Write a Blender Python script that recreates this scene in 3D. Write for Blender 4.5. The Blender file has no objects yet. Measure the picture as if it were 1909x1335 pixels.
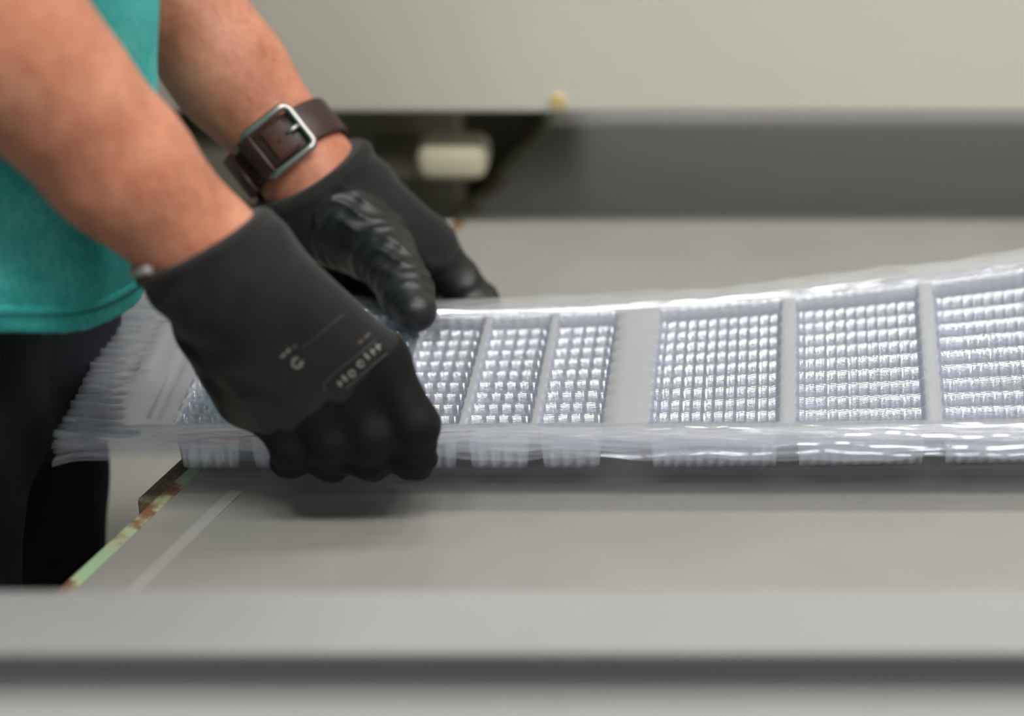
import bpy, bmesh, math, random
import numpy as np
from mathutils import Vector, Matrix
from mathutils.bvhtree import BVHTree

# ------------------------------------------------------------------ camera
scene = bpy.context.scene
COL = scene.collection
FPX, CX, CY = 5440.0, 1500.0, 667.5
PITCH = math.radians(24.0)
CAM = Vector((0.160, -1.4617, 1.5908))
cd = bpy.data.cameras.new('camera')
cam = bpy.data.objects.new('camera', cd)
COL.objects.link(cam)
cam.location = CAM
cam.rotation_euler = (math.pi / 2 - PITCH, 0, 0)
cd.sensor_fit = 'HORIZONTAL'
cd.sensor_width = 36.0
cd.lens = FPX / 1909.0 * 36.0
cd.shift_x = 0.5 - CX / 1909.0
cd.clip_start = 0.05
cd.dof.use_dof = True
cd.dof.focus_distance = 1.555
cd.dof.aperture_fstop = 3.0
scene.camera = cam

# ------------------------------------------------------------------ light
vs = scene.view_settings
vs.view_transform = 'Standard'
vs.look = 'None'
vs.gamma = 1.0
vs.use_curve_mapping = False
vs.exposure = 0.0
world = bpy.data.worlds.new('room_air')
scene.world = world
world.use_nodes = True
wb = world.node_tree.nodes['Background']
wb.inputs[0].default_value = (0.95, 0.97, 1.0, 1)
wb.inputs[1].default_value = 0.21

def area(name, loc, size, size_y, watts, color, target):
    l = bpy.data.lights.new(name, 'AREA')
    l.shape = 'RECTANGLE'
    l.size, l.size_y = size, size_y
    l.energy = watts
    l.color = color
    o = bpy.data.objects.new(name, l)
    COL.objects.link(o)
    o.location = loc
    d = Vector(target) - Vector(loc)
    o.rotation_euler = d.to_track_quat('-Z', 'Y').to_euler()
    return o

WHITE = (1.0, 0.985, 0.95)
for y_, w_ in ((-1.25, 15.5), (.0, 8), (-2.6, 2.5)):          # rows of ceiling tubes
    for x_ in (-.35, .30, .95, 1.60):
        area("overhead_area_light", (x_, y_, 2.9), .42, 0.30, w_, WHITE, (x_, y_, 0.9))
area('overhead_area_light', (2.7, -.6, 2.9), 1.2, 0.15, 14, WHITE, (2.7, -.6, 0.9))
area('overhead_area_light', (.4, 1.9, 2.9), 2.6, 0.15, 46, WHITE, (.4, 1.9, 0.9))  # added lamp behind the machine, brightens the slot from the rear

scene.cycles.transparent_max_bounces = 48
scene.cycles.max_bounces = 12
scene.cycles.glossy_bounces = 6
scene.cycles.sample_clamp_indirect = 4.0

# ------------------------------------------------------------------ helpers
CP, SP = math.cos(PITCH), math.sin(PITCH)
def ray(px, py):
    a, b = (px - CX) / FPX, -(py - CY) / FPX
    return Vector((a, CP + b * SP, -SP + b * CP))
def P(px, py, y):
    d = ray(px, py); t = (y - CAM.y) / d.y
    return CAM + d * t
def PZ(px, py, z):
    d = ray(px, py); t = (z - CAM.z) / d.z
    return CAM + d * t

def tag(o, label=None, cat=None, group=None, kind=None):
    if label: o['label'] = label
    if cat: o['category'] = cat
    if group: o['group'] = group
    if kind: o['kind'] = kind
    return o
def link(name, me, parent=None, mats=None):
    o = bpy.data.objects.new(name, me)
    COL.objects.link(o)
    if parent is not None:
        o.parent = parent
        o.matrix_parent_inverse = Matrix.Translation(-parent.location)
    if mats is not None:
        for m in (mats if isinstance(mats, (list, tuple)) else [mats]):
            me.materials.append(m)
    return o
def empty(name, loc=(0, 0, 0)):
    o = bpy.data.objects.new(name, None)
    o.empty_display_size = 0.05
    COL.objects.link(o)
    o.location = loc
    return o
def np_mesh(name, V, F, smooth=True):
    """V (n,3) array, F (m,4) or (m,3) int array"""
    V = np.asarray(V, dtype=np.float32); F = np.asarray(F, dtype=np.int32)
    k = F.shape[1]
    me = bpy.data.meshes.new(name)
    me.vertices.add(len(V)); me.vertices.foreach_set('co', V.ravel())
    me.loops.add(F.size); me.loops.foreach_set('vertex_index', F.ravel())
    me.polygons.add(len(F))
    me.polygons.foreach_set('loop_start', np.arange(0, F.size, k, dtype=np.int32))
    me.polygons.foreach_set('loop_total', np.full(len(F), k, dtype=np.int32))
    me.polygons.foreach_set('use_smooth', np.full(len(F), smooth))
    me.update(calc_edges=True)
    me.validate()
    return me
def bm_mesh(name, bm, smooth=False):
    me = bpy.data.meshes.new(name)
    bmesh.ops.recalc_face_normals(bm, faces=bm.faces)
    bm.to_mesh(me); bm.free()
    if smooth:
        for p in me.polygons: p.use_smooth = True
    return me
def box_bm(lo, hi, bevel=0.0, seg=2, bm=None):
    own = bmesh.new()
    bmesh.ops.create_cube(own, size=1.0)
    lo, hi = Vector(lo), Vector(hi)
    for v in own.verts:
        v.co = Vector([lo[i] + (v.co[i] + .5) * (hi[i] - lo[i]) for i in range(3)])
    if bevel > 0:
        bmesh.ops.bevel(own, geom=own.edges[:], offset=bevel, segments=seg, affect='EDGES', profile=0.5)
    return own
def box(name, lo, hi, mat, parent=None, bevel=0.0, seg=2):
    return link(name, bm_mesh(name, box_bm(lo, hi, bevel, seg)), parent, mat)
def prism(name, pts, z0, z1, mat, parent=None, bevel=0.0):
    bm = bmesh.new()
    a = [bm.verts.new((p[0], p[1], z0)) for p in pts]
    b = [bm.verts.new((p[0], p[1], z1)) for p in pts]
    bm.faces.new(a[::-1]); bm.faces.new(b)
    n = len(pts)
    for i in range(n):
        bm.faces.new((a[i], a[(i + 1) % n], b[(i + 1) % n], b[i]))
    if bevel > 0:
        bmesh.ops.bevel(bm, geom=bm.edges[:], offset=bevel, segments=2, affect='EDGES', profile=0.5)
    return link(name, bm_mesh(name, bm), parent, mat)
def sweep(pts, rad, n=10, closed=False, profile=None):
    """tube along pts -> V,F"""
    pts = [Vector(p) for p in pts]
    m = len(pts)
    V, F = [], []
    up = None
    for i, p in enumerate(pts):
        t = (pts[(i + 1) % m] - pts[i - 1]) if closed or 0 < i < m - 1 else (pts[1] - pts[0] if i == 0 else pts[-1] - pts[-2])
        t.normalize()
        if up is None:
            up = Vector((0, 0, 1)) if abs(t.z) < .9 else Vector((0, 1, 0))
        s = t.cross(up).normalized(); up = s.cross(t).normalized()
        r = rad[i] if hasattr(rad, '__len__') else rad
        for k in range(n):
            a = 2 * math.pi * k / n
            V.append(p + s * (r * math.cos(a)) + up * (r * math.sin(a)))
    for i in range(m if closed else m - 1):
        j = (i + 1) % m
        for k in range(n):
            l = (k + 1) % n
            F.append((i * n + k, j * n + k, j * n + l, i * n + l))
    if not closed:
        c0 = len(V); V.append(pts[0]); V.append(pts[-1])
        for k in range(n):
            l = (k + 1) % n
            F.append((c0, c0, k, l)); F.append((c0 + 1, c0 + 1, (m - 1) * n + l, (m - 1) * n + k))
    return V, F
def tube(name, pts, rad, mat, parent=None, n=10, closed=False):
    V, F = sweep(pts, rad, n, closed)
    me = bpy.data.meshes.new(name)
    me.from_pydata([tuple(v) for v in V], [], [tuple(dict.fromkeys(f)) for f in F])
    for p in me.polygons: p.use_smooth = True
    return link(name, me, parent, mat)

# ------------------------------------------------------------------ materials
def srgb(r, g, b):
    f = lambda c: (c / 255 / 12.92) if c / 255 <= .04045 else ((c / 255 + .055) / 1.055) ** 2.4
    return (f(r), f(g), f(b), 1.0)
class NT:
    def __init__(s, name):
        s.m = bpy.data.materials.new(name); s.m.use_nodes = True
        s.t = s.m.node_tree; s.n = s.t.nodes; s.l = s.t.links
        s.n.clear()
        s.out = s.n.new('ShaderNodeOutputMaterial')
    def node(s, typ, **kw):
        n = s.n.new(typ)
        for k, v in kw.items():
            if k.startswith('i_'):
                key = k[2:]
                key = int(key) if key.isdigit() else key.replace('_', ' ')
                sock = n.inputs[key]
                if hasattr(v, 'is_output') or isinstance(v, bpy.types.NodeSocket): s.l.new(v, sock)
                else: sock.default_value = v
            else: setattr(n, k, v)
        return n
    def link(s, a, b): s.l.new(a, b)
    def math(s, op, a, b=None, c=None):
        n = s.n.new('ShaderNodeMath'); n.operation = op
        for i, v in enumerate((a, b, c)):
            if v is None: continue
            if isinstance(v, bpy.types.NodeSocket): s.l.new(v, n.inputs[i])
            else: n.inputs[i].default_value = v
        return n.outputs[0]
    def ramp(s, fac, stops, interp='LINEAR'):
        n = s.n.new('ShaderNodeValToRGB'); n.color_ramp.interpolation = interp
        e = n.color_ramp.elements
        while len(e) > 1: e.remove(e[0])
        e[0].position, e[0].color = stops[0]
        for p, c in stops[1:]:
            x = e.new(p); x.color = c
        s.l.new(fac, n.inputs[0])
        return n.outputs[0]
    def coords(s): return s.n.new('ShaderNodeTexCoord').outputs['Object']
    def noise(s, vec, scale, detail=3, rough=.5, dist=0):
        n = s.n.new('ShaderNodeTexNoise'); s.l.new(vec, n.inputs['Vector'])
        n.inputs['Scale'].default_value = scale; n.inputs['Detail'].default_value = detail
        n.inputs['Roughness'].default_value = rough; n.inputs['Distortion'].default_value = dist
        return n.outputs['Fac']
    def mapping(s, vec, scale=(1, 1, 1), rot=(0, 0, 0)):
        n = s.n.new('ShaderNodeMapping'); s.l.new(vec, n.inputs['Vector'])
        n.inputs['Scale'].default_value = scale; n.inputs['Rotation'].default_value = rot
        return n.outputs[0]
    def bump(s, h, strength, dist=.001):
        n = s.n.new('ShaderNodeBump'); s.l.new(h, n.inputs['Height'])
        n.inputs['Strength'].default_value = strength; n.inputs['Distance'].default_value = dist
        return n.outputs[0]
    def principled(s, color, rough=.5, metal=0, spec=.5, normal=None, **kw):
        b = s.n.new('ShaderNodeBsdfPrincipled')
        if isinstance(color, bpy.types.NodeSocket): s.l.new(color, b.inputs['Base Color'])
        else: b.inputs['Base Color'].default_value = color
        if isinstance(rough, bpy.types.NodeSocket): s.l.new(rough, b.inputs['Roughness'])
        else: b.inputs['Roughness'].default_value = rough
        b.inputs['Metallic'].default_value = metal
        b.inputs['Specular IOR Level'].default_value = spec
        if normal is not None: s.l.new(normal, b.inputs['Normal'])
        for k, v in kw.items(): b.inputs[k.replace('_', ' ')].default_value = v
        s.l.new(b.outputs[0], s.out.inputs[0])
        return b

def simple(name, c1, c2, scale=30, rough=.5, metal=0, spec=.5, bump=0.0, bscale=200, bdist=.0005, stretch=(1, 1, 1), **kw):
    t = NT(name); co = t.mapping(t.coords(), stretch)
    f = t.noise(co, scale, 4, .6)
    col = t.ramp(f, [(.35, c1), (.65, c2)])
    nrm = None
    if bump > 0: nrm = t.bump(t.noise(co, bscale, 3, .6), bump, bdist)
    t.principled(col, rough, metal, spec, nrm, **kw)
    return t.m

M = {}
M['beige'] = simple('beige_enamel', srgb(200, 197, 184), srgb(205, 202, 190), 3, .42, spec=.4)
M['table'] = simple('grey_laminate', srgb(136, 134, 128), srgb(142, 140, 134), 9, .38, spec=.4, bump=.08, bscale=500)
M['belt'] = simple('grey_belt', srgb(162, 160, 159), srgb(167, 165, 164), 12, .33, spec=.5)
M['rail'] = simple('grey_painted_steel', srgb(120, 120, 119), srgb(125, 125, 124), 5, .4, spec=.4)
M['rail_lit'] = simple('grey_painted_steel_lit', srgb(136, 136, 135), srgb(141, 141, 140), 5, .5, spec=.3)  # same steel as the rail, lightened to stand for light on the flange
M['rail_web_tone'] = simple('grey_steel_web_tone', srgb(122, 122, 122), srgb(127, 127, 127), 5, .5, spec=.3)  # rail steel again, shade on the web tuned into its tone
M['dark'] = simple('dark_steel', srgb(84, 82, 73), srgb(96, 93, 82), 8, .55, spec=.3)
M['dark2'] = simple('olive_dark_steel', srgb(126, 122, 108), srgb(140, 136, 120), 8, .5)
M['slot'] = simple('olive_grey_plate', srgb(168, 163, 146), srgb(178, 172, 154), 8, .5)
M['cream'] = simple('cream_plastic', srgb(206, 200, 172), srgb(214, 208, 182), 8, .45)
M['floor'] = simple('concrete', srgb(78, 77, 74), srgb(90, 88, 84), 4, .6)
M['wall'] = simple('wall_paint', srgb(188, 187, 180), srgb(194, 193, 186), 2, .7)
M['brass'] = simple('yellowed_plug', srgb(196, 172, 110), srgb(206, 184, 126), 60, .5)
M['steel'] = simple('brushed_steel', srgb(158, 156, 151), srgb(172, 170, 165), 90, .38, metal=1)
M['leather'] = simple('brown_leather', srgb(44, 24, 21), srgb(62, 36, 31), 120, .42, spec=.5, bump=.25, bscale=900, bdist=.0003)
M['leather_worn'] = simple('worn_brown_leather', srgb(58, 30, 18), srgb(76, 40, 22), 150, .5, bump=.25, bscale=900, bdist=.0003)
M['hole'] = simple('punched_hole', srgb(14, 9, 8), srgb(18, 12, 10), 50, .8)
M['stripe'] = simple('pale_scuff_tape', srgb(150, 148, 143), srgb(160, 157, 152), 40, .4)
M['trousers'] = simple('black_navy_cotton', srgb(13, 15, 22), srgb(19, 21, 30), 60, .8, spec=.2, bump=.3, bscale=1400)
M['shoe'] = simple('black_leather', srgb(18, 18, 18), srgb(28, 27, 26), 40, .45)
M['dip'] = simple('matte_black_dip', srgb(15, 15, 14), srgb(19, 18, 18), 60, .62, spec=.16)
M['hair'] = simple('brown_hair', srgb(48, 32, 22), srgb(66, 46, 32), 120, .5)
M['white_trim'] = simple('grey_white_elastic', srgb(150, 146, 142), srgb(178, 174, 170), 200, .8, bump=.4, bscale=900)
M['print'] = simple('grey_print', srgb(112, 110, 107), srgb(128, 126, 122), 300, .6)
M['print_dim'] = simple('dim_grey_print', srgb(68, 64, 63), srgb(80, 76, 74), 300, .6)
M['rust'] = None

def mat_edge():
    t = NT('painted_edge_with_rust')
    co = t.coords()
    f = t.noise(co, 14, 5, .6)
    col = t.ramp(f, [(.40, srgb(150, 180, 142)), (.47, srgb(164, 174, 138)), (.53, srgb(122, 84, 62)), (.62, srgb(94, 62, 46))], 'EASE')
    t.principled(col, .6, bump=None) if False else t.principled(col, .6)
    return t.m
def mat_rust():
    t = NT('rusted_steel')
    co = t.coords()
    f = t.noise(co, 90, 6, .7)
    col = t.ramp(f, [(.3, srgb(58, 48, 38)), (.5, srgb(96, 84, 66)), (.6, srgb(120, 108, 88)), (.7, srgb(84, 58, 36))])
    t.principled(col, .65, normal=t.bump(f, .5, .001))
    return t.m
def mat_skin():
    t = NT('skin')
    co = t.coords()
    f = t.noise(co, 22, 5, .6)
    g = t.noise(co, 160, 3, .6)
    mixf = t.math('ADD', t.math('MULTIPLY', f, .7), t.math('MULTIPLY', g, .3))
    col = t.ramp(mixf, [(.36, srgb(172, 106, 80)), (.5, srgb(193, 126, 98)), (.64, srgb(206, 143, 115))])
    v = t.node('ShaderNodeTexVoronoi', i_Scale=900.0); t.link(co, v.inputs['Vector'])
    nrm = t.bump(t.math('ADD', v.outputs['Distance'], g), .16, .0006)
    b = t.principled(col, .5, spec=.4, normal=nrm)
    b.inputs['Subsurface Weight'].default_value = .12
    b.inputs['Subsurface Radius'].default_value = (.012, .005, .003)
    b.inputs['Subsurface Scale'].default_value = 1.0
    return t.m
def mat_shirt():
    t = NT('teal_cotton')
    co = t.coords()
    f = t.noise(co, 18, 5, .65)
    g = t.noise(t.mapping(co, (1, 1, .5)), 420, 3, .7)
    w = t.node('ShaderNodeTexWave', wave_type='BANDS', bands_direction='DIAGONAL', i_Scale=260.0, i_Distortion=3.0)
    t.link(t.mapping(co, (1, 1, .05)), w.inputs['Vector'])
    mixf = t.math('ADD', t.math('MULTIPLY', f, .55), t.math('MULTIPLY', g, .45))
    col = t.ramp(mixf, [(.34, srgb(42, 146, 144)), (.5, srgb(66, 174, 170)), (.66, srgb(108, 202, 194))])
    nrm = t.bump(t.math('ADD', g, t.math('MULTIPLY', w.outputs['Fac'], .5)), .5, .0006)
    b = t.principled(col, .9, spec=.15, normal=nrm)
    b.inputs['Sheen Weight'].default_value = .25
    b.inputs['Sheen Tint'].default_value = srgb(120, 205, 195)
    return t.m
def mat_knit():
    t = NT('black_knit')
    co = t.coords()
    w = t.node('ShaderNodeTexWave', wave_type='BANDS', bands_direction='Z', i_Scale=190.0, i_Distortion=1.2)
    t.link(t.mapping(co, (1, 1, 1), (0, math.radians(35), 0)), w.inputs['Vector'])
    g = t.noise(co, 900, 2, .6)
    h = t.math('ADD', w.outputs['Fac'], g)
    f = t.noise(co, 30, 4, .6)
    col = t.ramp(f, [(.3, srgb(28, 26, 25)), (.7, srgb(36, 34, 33))])
    b = t.principled(col, .85, spec=.2, normal=t.bump(h, .35, .0004))
    b.inputs['Sheen Weight'].default_value = .12
    return t.m
def mat_coat():
    t = NT('black_nitrile_coating')
    co = t.coords()
    g = t.noise(co, 500, 3, .6)
    f = t.noise(co, 40, 4, .6)
    col = t.ramp(f, [(.3, srgb(20, 20, 20)), (.7, srgb(27, 27, 26))])
    t.principled(col, .42, spec=.5, normal=t.bump(g, .12, .0003))
    return t.m
def mat_plastic():
    t = NT('clear_thin_plastic')
    lw = t.node('ShaderNodeLayerWeight', i_Blend=.5)
    fac = lw.outputs['Facing']
    F = t.math('ADD', .045, t.math('MULTIPLY', t.math('POWER', fac, 5.0), .955))
    R = t.math('DIVIDE', t.math('MULTIPLY', F, 2.0), t.math('ADD', F, 1.0))
    R = t.math('MINIMUM', t.math('ADD', t.math('MULTIPLY', R, 1.35), .03), 1.0)
    tr = t.node('ShaderNodeBsdfTransparent', i_Color=(.972, .975, .983, 1))
    gl = t.node('ShaderNodeBsdfGlossy', i_Color=(.935, .95, 1, 1), i_Roughness=.13)
    mx = t.node('ShaderNodeMixShader')
    t.link(R, mx.inputs[0]); t.link(tr.outputs[0], mx.inputs[1]); t.link(gl.outputs[0], mx.inputs[2])
    df = t.node('ShaderNodeBsdfDiffuse', i_Color=(.90, .91, .95, 1))
    m2 = t.node('ShaderNodeMixShader', i_0=.06)
    t.link(mx.outputs[0], m2.inputs[1]); t.link(df.outputs[0], m2.inputs[2])
    t.link(m2.outputs[0], t.out.inputs[0])
    return t.m
M['edge'] = mat_edge(); M['rust'] = mat_rust(); M['skin'] = mat_skin(); M['shirt'] = mat_shirt()
M['knit'] = mat_knit(); M['coat'] = mat_coat(); M['plastic'] = mat_plastic()

# ------------------------------------------------------------------ room
tag(box('floor', (-3.2, -3.4, -.05), (3.6, 3.0, 0), M['floor']), 'grey concrete factory floor', 'floor', kind='structure')
tag(box('wall_back', (-3.2, 2.9, 0), (3.6, 3.0, 3.2), M['wall']), 'plain pale factory wall behind the machine', 'wall', kind='structure')

ZT = 0.900                                       # table surface
YM = 0.313                                       # front of the machine
# left edge of the table, measured on the table plane
EA, EB = PZ(60, 1170, ZT), PZ(862, 418, ZT)
def edge_x(y): return EA.x + (EB.x - EA.x) * (y - EA.y) / (EB.y - EA.y)
edir = (EB - EA).normalized()
enrm = Vector((edir.y, -edir.x, 0))              # points right, into the table

# left edge of the slot belt, dropped to hide its lit front strip
ZB = ZT - .035
GA, GB = PZ(852, 428, ZB), PZ(1040, 226, ZB)
def belt_x(y): return GA.x + (GB.x - GA.x) * (y - GA.y) / (GB.y - GA.y)
# ------------------------------------------------------------------ machine
mc = empty('press_machine', (0.2, .6, 0))
tag(mc, 'large beige machine with a dark horizontal slot behind the grey table', 'machine')
YB = YM + .36
box('hood_panel', (-1.3, YM, .972), (1.9, YB, 1.55), M['beige'], mc, .004)
bm = bmesh.new()
prof = [(YM, ZT - .004), (YM + .005, ZT - .004), (YM + .005, .02), (YM - .17, .02), (YM - .17, .60)]
L_, R_ = [bm.verts.new((-1.3, y, z)) for y, z in prof], [bm.verts.new((1.9, y, z)) for y, z in prof]
bm.faces.new(L_); bm.faces.new(R_[::-1])
for i in range(5): bm.faces.new((L_[i], R_[i], R_[(i + 1) % 5], L_[(i + 1) % 5]))
link('lower_panel', bm_mesh('lower_panel', bm), mc, M['beige'])
box('base_body', (-1.3, YM + .03, .02), (1.9, YB, .80), M['dark'], mc)
prism('slot_belt', [(belt_x(YM + .006), YM + .006), (1.88, YM + .006), (1.88, YB + .12), (belt_x(YB + .12), YB + .12)], ZB - .022, ZB, M['belt'], mc, .001)
def strip(y0, y1, off, wid, fx=None):
    fx = fx or edge_x
    p = [Vector((fx(y0), y0, 0)) + enrm * off, Vector((fx(y0), y0, 0)) + enrm * (off + wid),
         Vector((fx(y1), y1, 0)) + enrm * (off + wid), Vector((fx(y1), y1, 0)) + enrm * off]
    return [(q.x, q.y) for q in p]
prism('belt_edge', strip(YM + .012, YB + .1, -.008, .010, belt_x), ZB - .023, ZB + .0008, M['edge'], mc, .0006)
prism('slot_back_blocker', [(-1.28, YM + .11), (belt_x(YM + .11) - .012, YM + .11), (belt_x(YM + .125) - .012, YM + .125), (-1.28, YM + .125)], .80, .94, M['slot'], mc)  # added plate, hides the lit floor behind so the slot stays dark
prism('slot_rear_blocker', [(-1.28, YB - .02), (belt_x(YB - .02) - .004, YB - .02), (belt_x(YB) - .004, YB), (-1.28, YB)], .80, .935, M['slot'], mc)  # second added plate, keeps the slot dark up to the belt edge
box('slot_beam', (-1.25, YM + .10, .948), (belt_x(YM + .1) - .05, YM + .20, .971), M['dark2'], mc, .004)
# cream roller end and dull blocks inside the slot
c = P(845, 295, YM + .035)
bm = box_bm((c.x - .023, YM + .02, c.z - .0115), (c.x + .023, YM + .06, c.z + .0115), .0085, 4)
link('roller_end', bm_mesh('roller_end', bm, True), mc, M['cream'])
c2 = P(735, 298, YM + .07)
link('slot_block', bm_mesh('slot_block', box_bm((c2.x - .017, YM + .05, c2.z - .008), (c2.x + .017, YM + .10, c2.z + .008), .004)), mc, M['dark2'])
c3 = P(390, 330, YM + .08)
link('slot_cover', bm_mesh('slot_cover', box_bm((c3.x - .12, YM + .03, ZT - .006), (c3.x + .07, YM + .11, .945), .006)), mc, M['dark2'])
pl = P(1040, 189, YM)
bm = bmesh.new()
bmesh.ops.create_cone(bm, cap_ends=True, segments=20, radius1=.0055, radius2=.0045, depth=.003,
                      matrix=Matrix.Translation((pl.x, YM - .0012, pl.z)) @ Matrix.Rotation(math.pi / 2, 4, 'X'))
link('plug', bm_mesh('plug', bm), mc, M['brass'])

# ------------------------------------------------------------------ table
tb = empty('work_table', (0.5, -.05, 0))
tag(tb, 'grey laminate work table with worn green and rusty edge under the trays', 'table')
Y0 = -.36
prism('table_top', strip(Y0, YM - .004, .0, 0)[:1] + [(1.75, Y0), (1.75, YM - .004)] + strip(Y0, YM - .004, 0, 0)[2:3], ZT - .028, ZT, M['table'], tb, .0012)
prism('edge_band', strip(Y0, YM - .006, -.0065, .0075), ZT - .026, ZT + .0006, M['edge'], tb, .0006)
prism('edge_stripe', strip(Y0 + .01, -.075, .026, .0075), ZT - .001, ZT + .0005, M['stripe'], tb)
# rusted steel ledge fixed to the table's left edge
ya, yb = PZ(292, 932, ZT).y, PZ(372, 862, ZT).y + .012
prism('steel_ledge', strip(ya, yb, -.0185, .0135), ZT - .013, ZT - .002, M['rust'], tb, .0012)
for (x, y) in ((.05, -.30), (.05, .06), (1.65, -.30), (1.65, .06)):
    box('leg', (x - .02, y - .02, 0), (x + .02, y + .02, ZT - .06), M['rail_web_tone'], tb, .002)
box('frame', (.0, -.33, ZT - .07), (1.7, .17, ZT - .03), M['rail_web_tone'], tb, .003)

# ------------------------------------------------------------------ rail nearest the viewer
rl = empty('guard_rail', (.1, -.4, 0))
tag(rl, 'grey stepped steel rail running in front of the work table', 'rail')
zt = .9954
box('top_plate', (-1.1, -.420, zt - .004), (1.5, -.367, zt), M['rail'], rl, .0015)
box('web', (-1.1, -.413, zt - .022), (1.5, -.38, zt - .004), M['rail_web_tone'], rl)
box('lower_flange', (-1.1, -.50, zt - .030), (1.5, -.38, zt - .022), M['rail_lit'], rl, .0015)
for x in (-1.0, 1.4):
    box('post', (x - .02, -.46, 0), (x + .02, -.42, zt - .03), M['rail_web_tone'], rl, .002)

# ------------------------------------------------------------------ plastic trays
X_L, X_R = -.2290, .362
YF, YBK = -.0840, .0650                          # cavity block front / back
FLW = .0205                                      # flange width
PITCH_S, WID_S = .03796, .0340
PITCH_B, WID_B = .0770, .0695
X_S0, X_B0 = -.1694, .0778
DEP = .0215
NROW = 10
Z_F0 = .9340                                      # flange level of the lowest tray
cols = [(X_S0 + i * PITCH_S, X_S0 + i * PITCH_S + WID_S, .0069) for i in range(6)] + \
       [(X_B0 + i * PITCH_B, X_B0 + i * PITCH_B + WID_B, .00575) for i in range(3)]
def sstep(a, b, x):
    t = np.clip((x - a) / (b - a), 0, 1); return t * t * (3 - 2 * t)
def lin(a, b, n): return list(np.linspace(a, b, n, endpoint=False))
us = lin(X_L, X_L + .02, 12) + lin(X_L + .02, cols[0][0] - .003, 12)
prev = cols[0][0] - .003
for i, (a, b, w) in enumerate(cols):
    us += lin(a - .003 if i == 0 else prev, a - .0004, 3) if i else lin(a - .003, a - .0004, 3)
    us += lin(a - .0004, a + .003, 5) + lin(a + .003, b - .003, int((b - a - .006) / .00105)) + lin(b - .003, b + .0004, 5)
    prev = b + .0004
us += lin(prev, X_R, 14) + [X_R]
ROWP = (YBK - YF - .003) / NROW
vs_ = lin(YF - FLW, YF - .0005, 20) + lin(YF - .0005, YF + .0042, 7)
for r_ in range(NROW):
    for t_ in (0, .05, .11, .18, .25, .32, .39, .46, .52, .58, .64, .71, .78, .85, .92):
        y_ = YF + .0015 + (r_ + t_) * ROWP
        if YF + .0045 < y_ < YBK - .0045: vs_.append(y_)
vs_ += lin(YBK - .0042, YBK + .0005, 7) + lin(YBK + .0005, YBK + FLW, 20) + [YBK + FLW]
us = np.array(us); vs_ = np.array(vs_)
GX, GY = np.meshgrid(us, vs_, indexing='ij')
def tray_profile():
    Z = np.zeros_like(GX)
    tk = np.linspace(0, 1, 61)                                        # one row, ridge to ridge
    hk = np.interp(tk, [0, .05, .10, .28, .34, .40, .47, .53, .58, .63, .93, .97, 1], [1, 1, .90, .16, .05, .01, .0, .015, .06, .15, .95, 1, 1])
    for (a, b, w) in cols:
        inside = (GX >= a - .0005) & (GX <= b + .0005)
        cosu = np.cos(2 * np.pi * (GX - a - .5 * ((b - a) % w)) / w)
        mu = sstep(a - .0002, a + .0026, GX) * (1 - sstep(b - .0026, b + .0002, GX))
        sh = .0006 * cosu
        mv = sstep(YF - .0002 + sh * .6, YF + .0034 + sh, GY) * (1 - sstep(YBK - .0034 + sh, YBK + .0002, GY))
        tt = (GY - YF - .0015) / ROWP
        t = tt % 1.0
        rib = sstep(.55, .66, t) * (1 - sstep(.84, .95, t))          # ribs stand on the wall that faces the front
        ts = np.clip(t + (.0015 if w < .006 else .0009) / ROWP * cosu * rib, 0, 1)
        r = np.interp(ts, tk, hk)
        r = np.where((tt < .42) | (tt > NROW - .5), 0, r)             # end walls replace the outer ridges
        depth = DEP * (1 - .90 * r) + .0002 * cosu * (1 - r)
        Z = np.where(inside, -depth * mu * mv, Z)
    return Z
BASE = tray_profile()
def bend(x, y):
    s = np.clip((x - .02) / .25, 0, None)
    back = np.clip((y - (YF - FLW)) / (YBK - YF + 2 * FLW), 0, 1)
    lift = .0265 * s ** 1.6 * (.02 + .98 * back ** 1.1)
    sag = -.0035 * np.exp(-((x + .05) / .09) ** 2) * back
    droop = -.004 * np.clip((-.17 - x) / .07, 0, 1) ** 2
    return lift + sag + droop
TRAY_N = 8
rng = np.random.RandomState(4)
nU, nV = GX.shape
idx = np.arange(nU * nV).reshape(nU, nV)
FQ = np.stack([idx[:-1, :-1], idx[1:, :-1], idx[1:, 1:], idx[:-1, 1:]], -1).reshape(-1, 4)
ords = ['lowest', 'seventh from the top', 'sixth from the top', 'fifth from the top', 'fourth from the top', 'third from the top', 'second from the top', 'topmost']
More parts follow.
